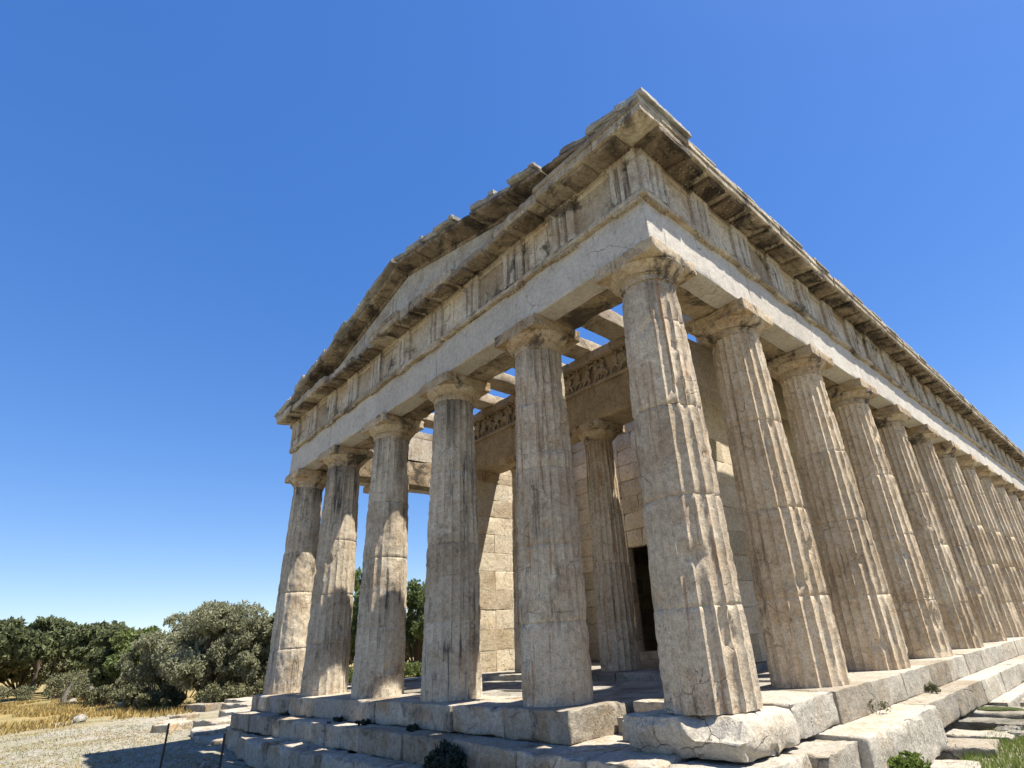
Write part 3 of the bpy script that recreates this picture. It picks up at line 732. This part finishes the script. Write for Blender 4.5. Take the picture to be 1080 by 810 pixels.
# ------------------------------------------------------------------ vegetation
def leaves(m, pts, size, rnd, aspect=1.6, updir=.3):
    for p in pts:
        q = Euler((rnd.uniform(0, 6.28), rnd.uniform(0, 6.28), rnd.uniform(0, 6.28))).to_matrix()
        s = size*rnd.uniform(.6, 1.4); a = q @ Vector((s*aspect*.5, 0, 0)); b_ = q @ Vector((0, s*.5, 0)); c_ = q @ Vector((0, 0, s*.25))
        n = len(m.v); m.v += [tuple(p-a), tuple(p-b_*.8+c_), tuple(p+a), tuple(p+b_*.8+c_)]
        m.f.append((n, n+1, n+2, n+3))
def crown_pts(blobs, n, rnd, seed, shell=.5, gap=-.15, gs=1.1):
    out = []; tot = sum(b[3]**2 for b in blobs)
    for (bx_, by, bz, r) in blobs:
        cnt = int(n*r*r/tot); k = 0; tries = 0
        while k < cnt and tries < cnt*6:
            tries += 1
            d = Vector((rnd.gauss(0, 1), rnd.gauss(0, 1), rnd.gauss(0, 1))).normalized()
            rr = r*(shell+(1-shell)*rnd.random()**.6)*(1+.25*N(d, 2.2, seed+bx_))
            p = Vector((bx_+d.x*rr, by+d.y*rr, bz+d.z*rr*.85))
            if N(p, gs, seed) < gap or N(p, gs*2.7, seed+4) < gap*1.3: continue
            out.append(p); k += 1
    return out
def tree(name, x, y, h, r, seed, leaf, label, cat='tree', group='trees round the site', n=12000, size=.16, low=.35, nb=12, flat=1, lean=0, trunk_r=.2, asp=1.6, bark='bark', shell=.45, gap=-.15):
    rnd = random.Random(seed); z0 = gh(x, y)
    root = tag(empty(name, (x, y, z0)), label, cat, group)
    blobs = []
    for k in range(nb):
        for _ in range(30):
            a = rnd.uniform(0, 6.28); q = math.sqrt(rnd.random())*r*.72; br = r*rnd.uniform(.28, .46)
            bz = h*low+br+rnd.random()*max(.05, h*(1-low)-2*br)
            top = h-br*.9
            if q/r < 1.05-((bz-h*low)/(h*(1-low)))**2*.55: break
        blobs.append((q*math.cos(a), q*math.sin(a)*flat, min(bz, top), br))
    blobs.append((lean*h*.5, 0, h-r*.36, r*.36))
    tm = MB(); fork = Vector((lean*h*.35, 0, h*low*.9))
    tube(tm, (0, 0, -.2), fork, trunk_r, trunk_r*.65, 8, True, 5, .08*h*.2, seed)
    for b_ in blobs:
        tube(tm, fork+Vector((0, 0, -.05)), (b_[0]*.85, b_[1]*.85, b_[2]), trunk_r*.42, trunk_r*.10, 6, True, 4, .12, seed+b_[0])
    tm.build('trunk', bark, root)
    cm = MB(); leaves(cm, crown_pts(blobs, n, rnd, seed*3.3, shell, gap, 2.4/r), size, rnd, asp); cm.build('crown', leaf, root, smooth=0)
    return root
tree('pine_tree', -79, -5.0, 7.6, 4.6, 1, 'pine', 'dark green pine at the far left edge, its trunk leaning', size=.30, n=11000, low=.38, lean=-.2, trunk_r=.22)
tree('pine_tree', -73, -1.9, 7.4, 4.3, 2, 'pine', 'rounded dark pine with a forked trunk, second from the left edge', size=.28, n=11000, low=.36, lean=.1, trunk_r=.2)
tree('pine_tree', -69, 2.2, 6.6, 3.0, 3, 'pine', 'smaller dark pine just right of the rounded pines', size=.26, n=7000, low=.25, trunk_r=.18)
tree('pine_tree', -84, 2.5, 6.2, 4.2, 4, 'dull', 'hazy olive green tree behind the pines', size=.28, n=7000, low=.1, trunk_r=.18)
tree('cypress_tree', -47, .6, 4.9, 1.6, 5, 'pine', 'narrow dark tree with a blackish trunk left of the big olive', size=.17, n=9000, low=.18, trunk_r=.22, nb=14)
tree('olive_tree', -45, 2.0, 4.7, 2.1, 6, 'bright', 'mid green tree between the narrow dark tree and the big olive', size=.18, n=9000, low=.2, trunk_r=.16)
tree('olive_tree', -36, 1.9, 4.9, 2.7, 7, 'olive', 'left part crown of silvery olive beside the big olive', size=.11, n=22000, low=.12, trunk_r=.22, nb=16)
tree('olive_tree', -31.5, 2.6, 5.15, 2.9, 8, 'olive', 'large silvery grey green olive tree in the middle of the grove', size=.10, n=36000, low=.10, trunk_r=.28, nb=20)
tree('olive_tree', -29.5, 5.6, 4.6, 2.6, 9, 'olive', 'silvery olive tree nearest to the temple corner', size=.10, n=26000, low=.10, trunk_r=.22, nb=16)
tree('laurel_tree', -34, 8.5, 5.6, 2.6, 10, 'bright', 'bright green tree just left of the far corner column', size=.14, n=13000, low=.1, trunk_r=.18)
tree('laurel_tree', -36, 12.8, 7.8, 2.9, 11, 'bright', 'tall bright green tree seen between the fourth and fifth front columns', size=.15, n=15000, low=.15, trunk_r=.2, nb=14)
tree('laurel_tree', -37, 17.8, 7.2, 3.2, 12, 'bright', 'green tree seen between the third and fourth front columns', size=.15, n=15000, low=.1, trunk_r=.2, nb=14)
tree('laurel_tree', -38, 24, 7.0, 3.4, 13, 'bright', 'green tree behind the temple, mostly hidden by columns', size=.18, n=9000, low=.1, trunk_r=.2)
def shrub(x, y, h, r, seed, leaf, label, n=2500, size=.08, cat='shrub', group='shrubs under the trees', name='shrub', z=None, nb=7, stems=5, asp=1.6, gap=-.15):
    rnd = random.Random(seed); z0 = gh(x, y) if z is None else z
    root = tag(empty(name, (x, y, z0)), label, cat, group)
    blobs = [(rnd.uniform(-1, 1)*r*.6, rnd.uniform(-1, 1)*r*.6, h*rnd.uniform(.3, .68), min(r, h)*rnd.uniform(.3, .45)) for _ in range(nb)]
    cm = MB(); leaves(cm, crown_pts(blobs, n, rnd, seed, .0, gap if r > .6 else -.05, 2/max(r, .2) if r > .6 else 9), size, rnd, asp); cm.build('foliage', leaf, root, smooth=0)
    sm = MB()
    for b_ in blobs[:stems]: tube(sm, (b_[0]*.2, b_[1]*.2, -.02), (b_[0], b_[1], b_[2]), max(.004, h*.02), max(.002, h*.008), 5, True, 3, h*.05, seed)
    sm.build('stem', 'bark', root); return root
SH = [(-70, -5.5, 1.7, 2.4, 'dull', 'grey green shrub below the leftmost pine'), (-64, -.6, 2.2, 2.6, 'dull', 'broad grey green shrub in front of the rounded pine'),
      (-60, 1.3, 1.8, 2.2, 'dull', 'grey shrub right of the broad shrub'), (-52, 2.4, 1.6, 1.9, 'dull', 'low shrub behind the grey stumps'),
      (-41, 1.3, 1.2, 1.8, 'dull', 'dry shrub at the left foot of the olives'), (-33, 1.0, .9, 1.4, 'dull', 'dry shrub in front of the large olive'),
      (-29.5, 3.1, 1.2, 1.3, 'dull', 'tan dry bush right of the large olive trunk'), (-27.5, 4.7, 1.3, 1.2, 'dull', 'tan bush beside the far corner of the temple'),
      (-30, 9.5, 1.5, 1.5, 'bright', 'green bush behind the fourth front column'), (-31, 14, 1.3, 1.6, 'bright', 'green bush seen low between the third and fourth columns'),
      (-75, 1.5, 2.2, 3.2, 'dull', 'shrub far back under the smaller pine'), (-72, -8, 2.4, 3.5, 'dull', 'pale shrub at the left edge behind the trunks'), (-56, 4.2, 2.4, 2.6, 'dull', 'tall dull shrub behind the narrow dark tree'),
      (-66, -3.2, 1.3, 2.4, 'dull', 'low scrub between the pine trunks'), (-68, -7.5, 1.4, 2.6, 'dull', 'low scrub at the left edge of the meadow'), (-57, .4, 1.3, 2.2, 'dull', 'scrub just left of the stumps'), (-44.5, .4, 1.5, 2.0, 'dull', 'scrub right of the narrow dark tree'),
      (-35, 1.4, 1.2, 2.0, 'dull', 'scrub along the front of the olives'), (-43, 4.5, 2.0, 2.4, 'dull', 'dense shrub filling the space under the olives'), (-38, 6.0, 2.2, 2.6, 'dull', 'dense shrub behind the large olive trunk'), (-34, 6.4, 1.8, 2.2, 'dull', 'shrub between the olive and the temple corner')]
for k, (x, y, h, r, lf, lb) in enumerate(SH): shrub(x, y, h, r, 50+k, lf, lb, n=3500, size=.11, nb=9)
rnd = random.Random(3)
for k in range(20):                                           # far wood behind everything
    a = R(186-k*4.2)-.45; d = rnd.uniform(95, 115)
    tree('wood_tree', 3.7+d*math.cos(a+.45), -5.7+d*math.sin(a+.45)*.9, rnd.uniform(6, 8), rnd.uniform(6, 8), 200+k, 'dull',
         'distant low tree of the wood beyond the grove', group='distant wood trees', n=5000, size=.5, low=.02, trunk_r=.3, nb=12)
# grey dead stumps by the narrow tree
for k, (x, y, h) in enumerate([(-50.5, 0.1, 1.9), (-49.0, .8, 2.3), (-47.6, 1.0, 2.0), (-51.5, -1.0, 1.4)]):
    m = MB(); tube(m, (0, 0, -.1), (random.uniform(-.3, .3), 0, h), .2, .08, 8, True, 5, .25, k)
    tube(m, (0, 0, h*.4), (.5*random.choice((-1, 1)), .1, h*.85), .09, .03, 6, True, 3, .1, k)
    tag(m.build('dead_stump', 'deadwood', None), ['short grey dead stump left of the taller ones', 'tallest grey dead stump among the shrubs', 'grey dead stump nearest to the narrow dark tree', 'lowest grey dead stump at the left end of the row'][k], 'stump', 'grey dead stumps').location = (x, y, gh(x, y))
# grasses: uncountable
def blades(name, region, n, h, w, mat, label, seed, dens=None, zf=gh):
    rnd = random.Random(seed); m = MB()
    for _ in range(n):
        p = region(rnd)
        if p is None: continue
        x, y = p
        if dens and N((x, y, 0), dens, seed) < 0: continue
        z = zf(x, y); hh = h*rnd.uniform(.4, 1.3); a = rnd.uniform(0, 6.28); dx, dy = math.cos(a)*w, math.sin(a)*w
        lx, ly = rnd.gauss(0, .35)*hh, rnd.gauss(0, .35)*hh
        i = len(m.v); m.v += [(x-dx, y-dy, z-.01), (x+dx, y+dy, z-.01), (x+lx, y+ly, z+hh)]; m.f.append((i, i+1, i+2))
    return tag(m.build(name, mat, None, smooth=0), label, 'grass', kind='stuff')
def reg_far(r):
    d = r.uniform(0, 1)**.7; x = -27-d*36; y = r.uniform(-9, 3.2 if x < -36 else 1.5); return x, y
blades('dry_grass', reg_far, 42000, .22, .035, 'drygrass', 'golden dry grass in front of the trees', 4, .35)
def reg_gr(r):
    return r.uniform(-30, -9), r.uniform(-6.5, -.8 if r.random() < .8 else .5)
blades('sparse_grass', lambda r: (lambda p: p if not (p[0] > -14.2 and p[1] > -1.6) else None)(reg_gr(r)), 15000, .045, .012, 'drygrass', 'sparse short straw in the gravel', 5, .8)
blades('sparse_weeds', lambda r: (lambda p: p if not (p[0] > -14.2 and p[1] > -1.6) else None)(reg_gr(r)), 4500, .05, .014, 'dull', 'sparse green weeds in the gravel', 8, 1.1)
def reg_r(r):
    x, y = r.uniform(1.25, 4.5), r.uniform(1.4, 12)
    return (x, y) if x > 1.35+.25*N((x, y, 0), .9, 3) else None
blades('green_grass', reg_r, 60000, .09, .006, 'greengrass', 'fresh green grass beside the loose slabs', 6)

# ------------------------------------------------------------------ weeds growing on the steps
def weed(x, y, z, h, r, seed, leaf, label, n=700, size=.02, nb=7, stems=5):
    return shrub(x, y, h, r, seed, leaf, label, n=n, size=size, cat='weed', group='weeds growing from the steps', name='weed', z=z, nb=nb, stems=stems, asp=1.8, gap=-.3)
weed(-3.40, -1.15, -.92, .62, .42, 300, 'caper', 'largest dark caper bush hanging on the lower front steps', n=4200, size=.04, nb=20, stems=20)
weed(-10.6, -.90, -.72, .48, .55, 301, 'caper', 'dark caper bush on the left end of the front steps', n=2600, size=.04, nb=9)
weed(-7.8, -.72, -.37, .10, .24, 302, 'caper', 'small dark tuft in the joint below the fourth column', n=500, size=.03)
weed(-6.6, -.72, -.37, .10, .24, 303, 'caper', 'small dark tuft in the middle of the front step', n=500, size=.03)
weed(-4.9, -.72, -.37, .10, .24, 304, 'caper', 'small dark tuft on the step below the third column', n=600, size=.03)
weed(.66, 2.62, -.36, .20, .20, 305, 'dull', 'wiry dry weed against the sunlit riser nearer the corner', n=500, size=.014)
weed(.66, 5.0, -.36, .16, .26, 306, 'dull', 'green weed against the sunlit riser farther along', n=900, size=.02)
weed(1.24, 1.6, -1.02, .56, .24, 307, 'greengrass', 'yellow green bush at the foot of the sunlit step block', n=5500, size=.022, nb=22, stems=22)

# ------------------------------------------------------------------ loose stones and slabs
def loose(x, y, z, lx, ly, lz, rot, seed, label, name='stone_slab', cat='stone slab', group='loose slabs by the sunny side', mat='rubble', chip=.05, tilt=0, lump=.02, res=.07):
    m = MB(); block(m, -lx/2, lx/2, -ly/2, ly/2, 0, lz, res, chip, .012, seed, None, 2.0, lump)
    o = tag(m.build(name, mat), label, cat, group); o.location = (x, y, z); o.rotation_euler = (tilt, tilt*.5, R(rot)); return o
loose(1.13, 3.80, -1.06, .92, .62, .26, 6, 1, 'thick grey slab nearest to the yellow green bush, rounded right end', mat='stepflank', chip=.07)
loose(1.22, 4.52, -1.04, .90, .50, .26, 5, 2, 'grey slab behind the thick rounded one', mat='stepflank')
loose(1.08, 5.30, -.98, 1.25, .60, .24, -2, 3, 'long flat grey slab in the middle of the row')
loose(1.10, 6.30, -.95, 1.15, .8, .24, -3, 4, 'greenish grey slab farthest up the row, moss on it')
loose(1.36, 2.75, -1.08, .50, .45, .22, 12, 5, 'small grey slab at the bottom edge of the picture', mat='stepflank')
loose(.62, 4.35, -1.0, .55, .45, .22, 20, 7, 'small grey slab fallen against the end of the second step')
loose(1.75, 5.9, -1.0, .5, .4, .2, 25, 8, 'short grey block at the outer end of the slab row')
loose(1.65, 7.9, -.95, .8, .7, .2, 4, 6, 'far grey slab beside the lowest step')
for k in range(16):
    r_ = random.Random(400+k); x, y = r_.uniform(1.35, 1.85), r_.uniform(4.5, 5.6); s = r_.uniform(.04, .09)
    m = MB(); blob(m, (0, 0, 0), (s*1.3, s, s*.8), k, 10, 7, .5)
    tag(m.build('stone', 'rubble', smooth=25), 'small angular grey stone in the pile beside the slabs', 'stone', 'small stones piled by the slabs').location = (x, y, gh(x, y)+s*.5)
m = MB(); blob(m, (0, 0, 0), (.30, .12, .04), 3, 16, 8, .4)
MS['moss'] = plain('moss', (.07, .085, .03), .95, .6, 15, .8)
tag(m.build('moss_patch', 'moss'), 'dark green moss patch on a grey slab', 'moss').location = (1.28, 6.15, -.70)
# slabs beyond the left end of the front
SLB = [(-15.4, -.5, 1.5, 1.0, .24, 5), (-17.4, -.3, 1.5, 1.0, .27, -8), (-16.2, 1.3, 2.0, 1.1, .36, 3), (-19.3, .5, 1.6, 1.3, .38, 12), (-21.0, 1.6, 2.4, 1.2, .45, -4),
       (-23.5, 2.6, 2.6, 1.4, .5, 6), (-20.6, -.7, .9, .8, .35, 20), (-22.2, -.4, 1.1, .8, .30, -15), (-26.0, 3.3, 2.6, 1.4, .55, 2), (-18.2, 2.4, 2.4, 1.1, .5, 0), (-25, .6, .8, .7, .3, 30), (-28.5, 2.2, 2.0, 1.0, .4, 9)]
WH = ['nearest pale block past the left end of the steps', 'pale block second past the steps, shaded front', 'long pale slab against the temple side', 'flat slab in the middle of the ruined row',
      'long slab behind the flat one', 'wide pale slab near the tan bush', 'small upright block at the edge of the gravel', 'small dark sided block at the left tip of the row', 'farthest wide slab under the olives',
      'long slab beside the far corner column', 'lone small block on dry grass', 'pale slab in front of the large olive']
for k, (x, y, lx, ly, lz, ro) in enumerate(SLB):
    loose(x, y, gh(x, y)-.12, lx, ly, lz, ro, 20+k, WH[k], group='ruined blocks left of the temple', mat='step', chip=.08, lump=.05, res=.14)
for k, (x, y, s, lb) in enumerate([(-30.4, -2.2, .30, 'pale rounded boulder on the golden grass'), (-52, -.6, .35, 'pale boulder left of the grey stumps'), (-50.2, 0.3, .3, 'low pale rock at the foot of the stumps'),
                                   (-29.5, 9.2, .6, 'pale rock behind the fourth front column'), (-27.5, 8.0, .45, 'brown rock low behind the third gap'), (-24, 11.5, .6, 'pale rock seen low between the third and fourth columns'),
                                   (-38, .6, .5, 'grey rock under the left olives'), (-10.9, -2.0, .12, 'small pale stone near the iron stake'), (-11.6, -1.9, .10, 'smaller pale stone left of the temple steps')]):
    m = MB(); blob(m, (0, 0, 0), (s, s*.8, s*.7), k+60, 16, 10, .5)
    tag(m.build('boulder', 'rubble', smooth=40), lb, 'rock', 'scattered rocks').location = (x, y, gh(x, y)+s*.25)
# pebbles on the gravel
m = MB(); rnd = random.Random(9)
for k in range(2600):
    x, y = rnd.uniform(-26, -8), rnd.uniform(-6.5, -1.7); s = rnd.uniform(.012, .04)
    if x < -14.3: y = rnd.uniform(-6.5, .5)
    blob(m, (x, y, gh(x, y)), (s*1.3, s, s*.6), k, 5, 3, .3)
tag(m.build('pebbles', 'rubble', smooth=0), 'loose pale pebbles scattered over the gravel', 'pebbles', kind='stuff')
# thin stakes in front of the steps
for k, (x, y, z1, r_, mt_, lb) in enumerate([(-11.65, -2.64, -.30, .022, 'iron', 'thin leaning rusty stake, leftmost of the two in the gravel'), (-9.2, -2.2, -.42, .022, 'iron', 'thin rusty stake nearer to the front steps'), (-4.3, -1.75, -.62, .03, 'wood', 'short pale wooden post in front of the middle of the steps')]):
    m = MB(); tube(m, (0, 0, -.25), (.06 if k == 0 else .02, 0, z1-GZ), r_, r_*.9, 8, True, 3, .01, k)
    blob(m, (.06 if k == 0 else .02, 0, z1-GZ), (r_*1.15, r_*1.15, r_*.5), k, 8, 5, .2)
    tag(m.build('stake', mt_), lb, 'stake', 'stakes in front of the steps').location = (x, y, GZ)
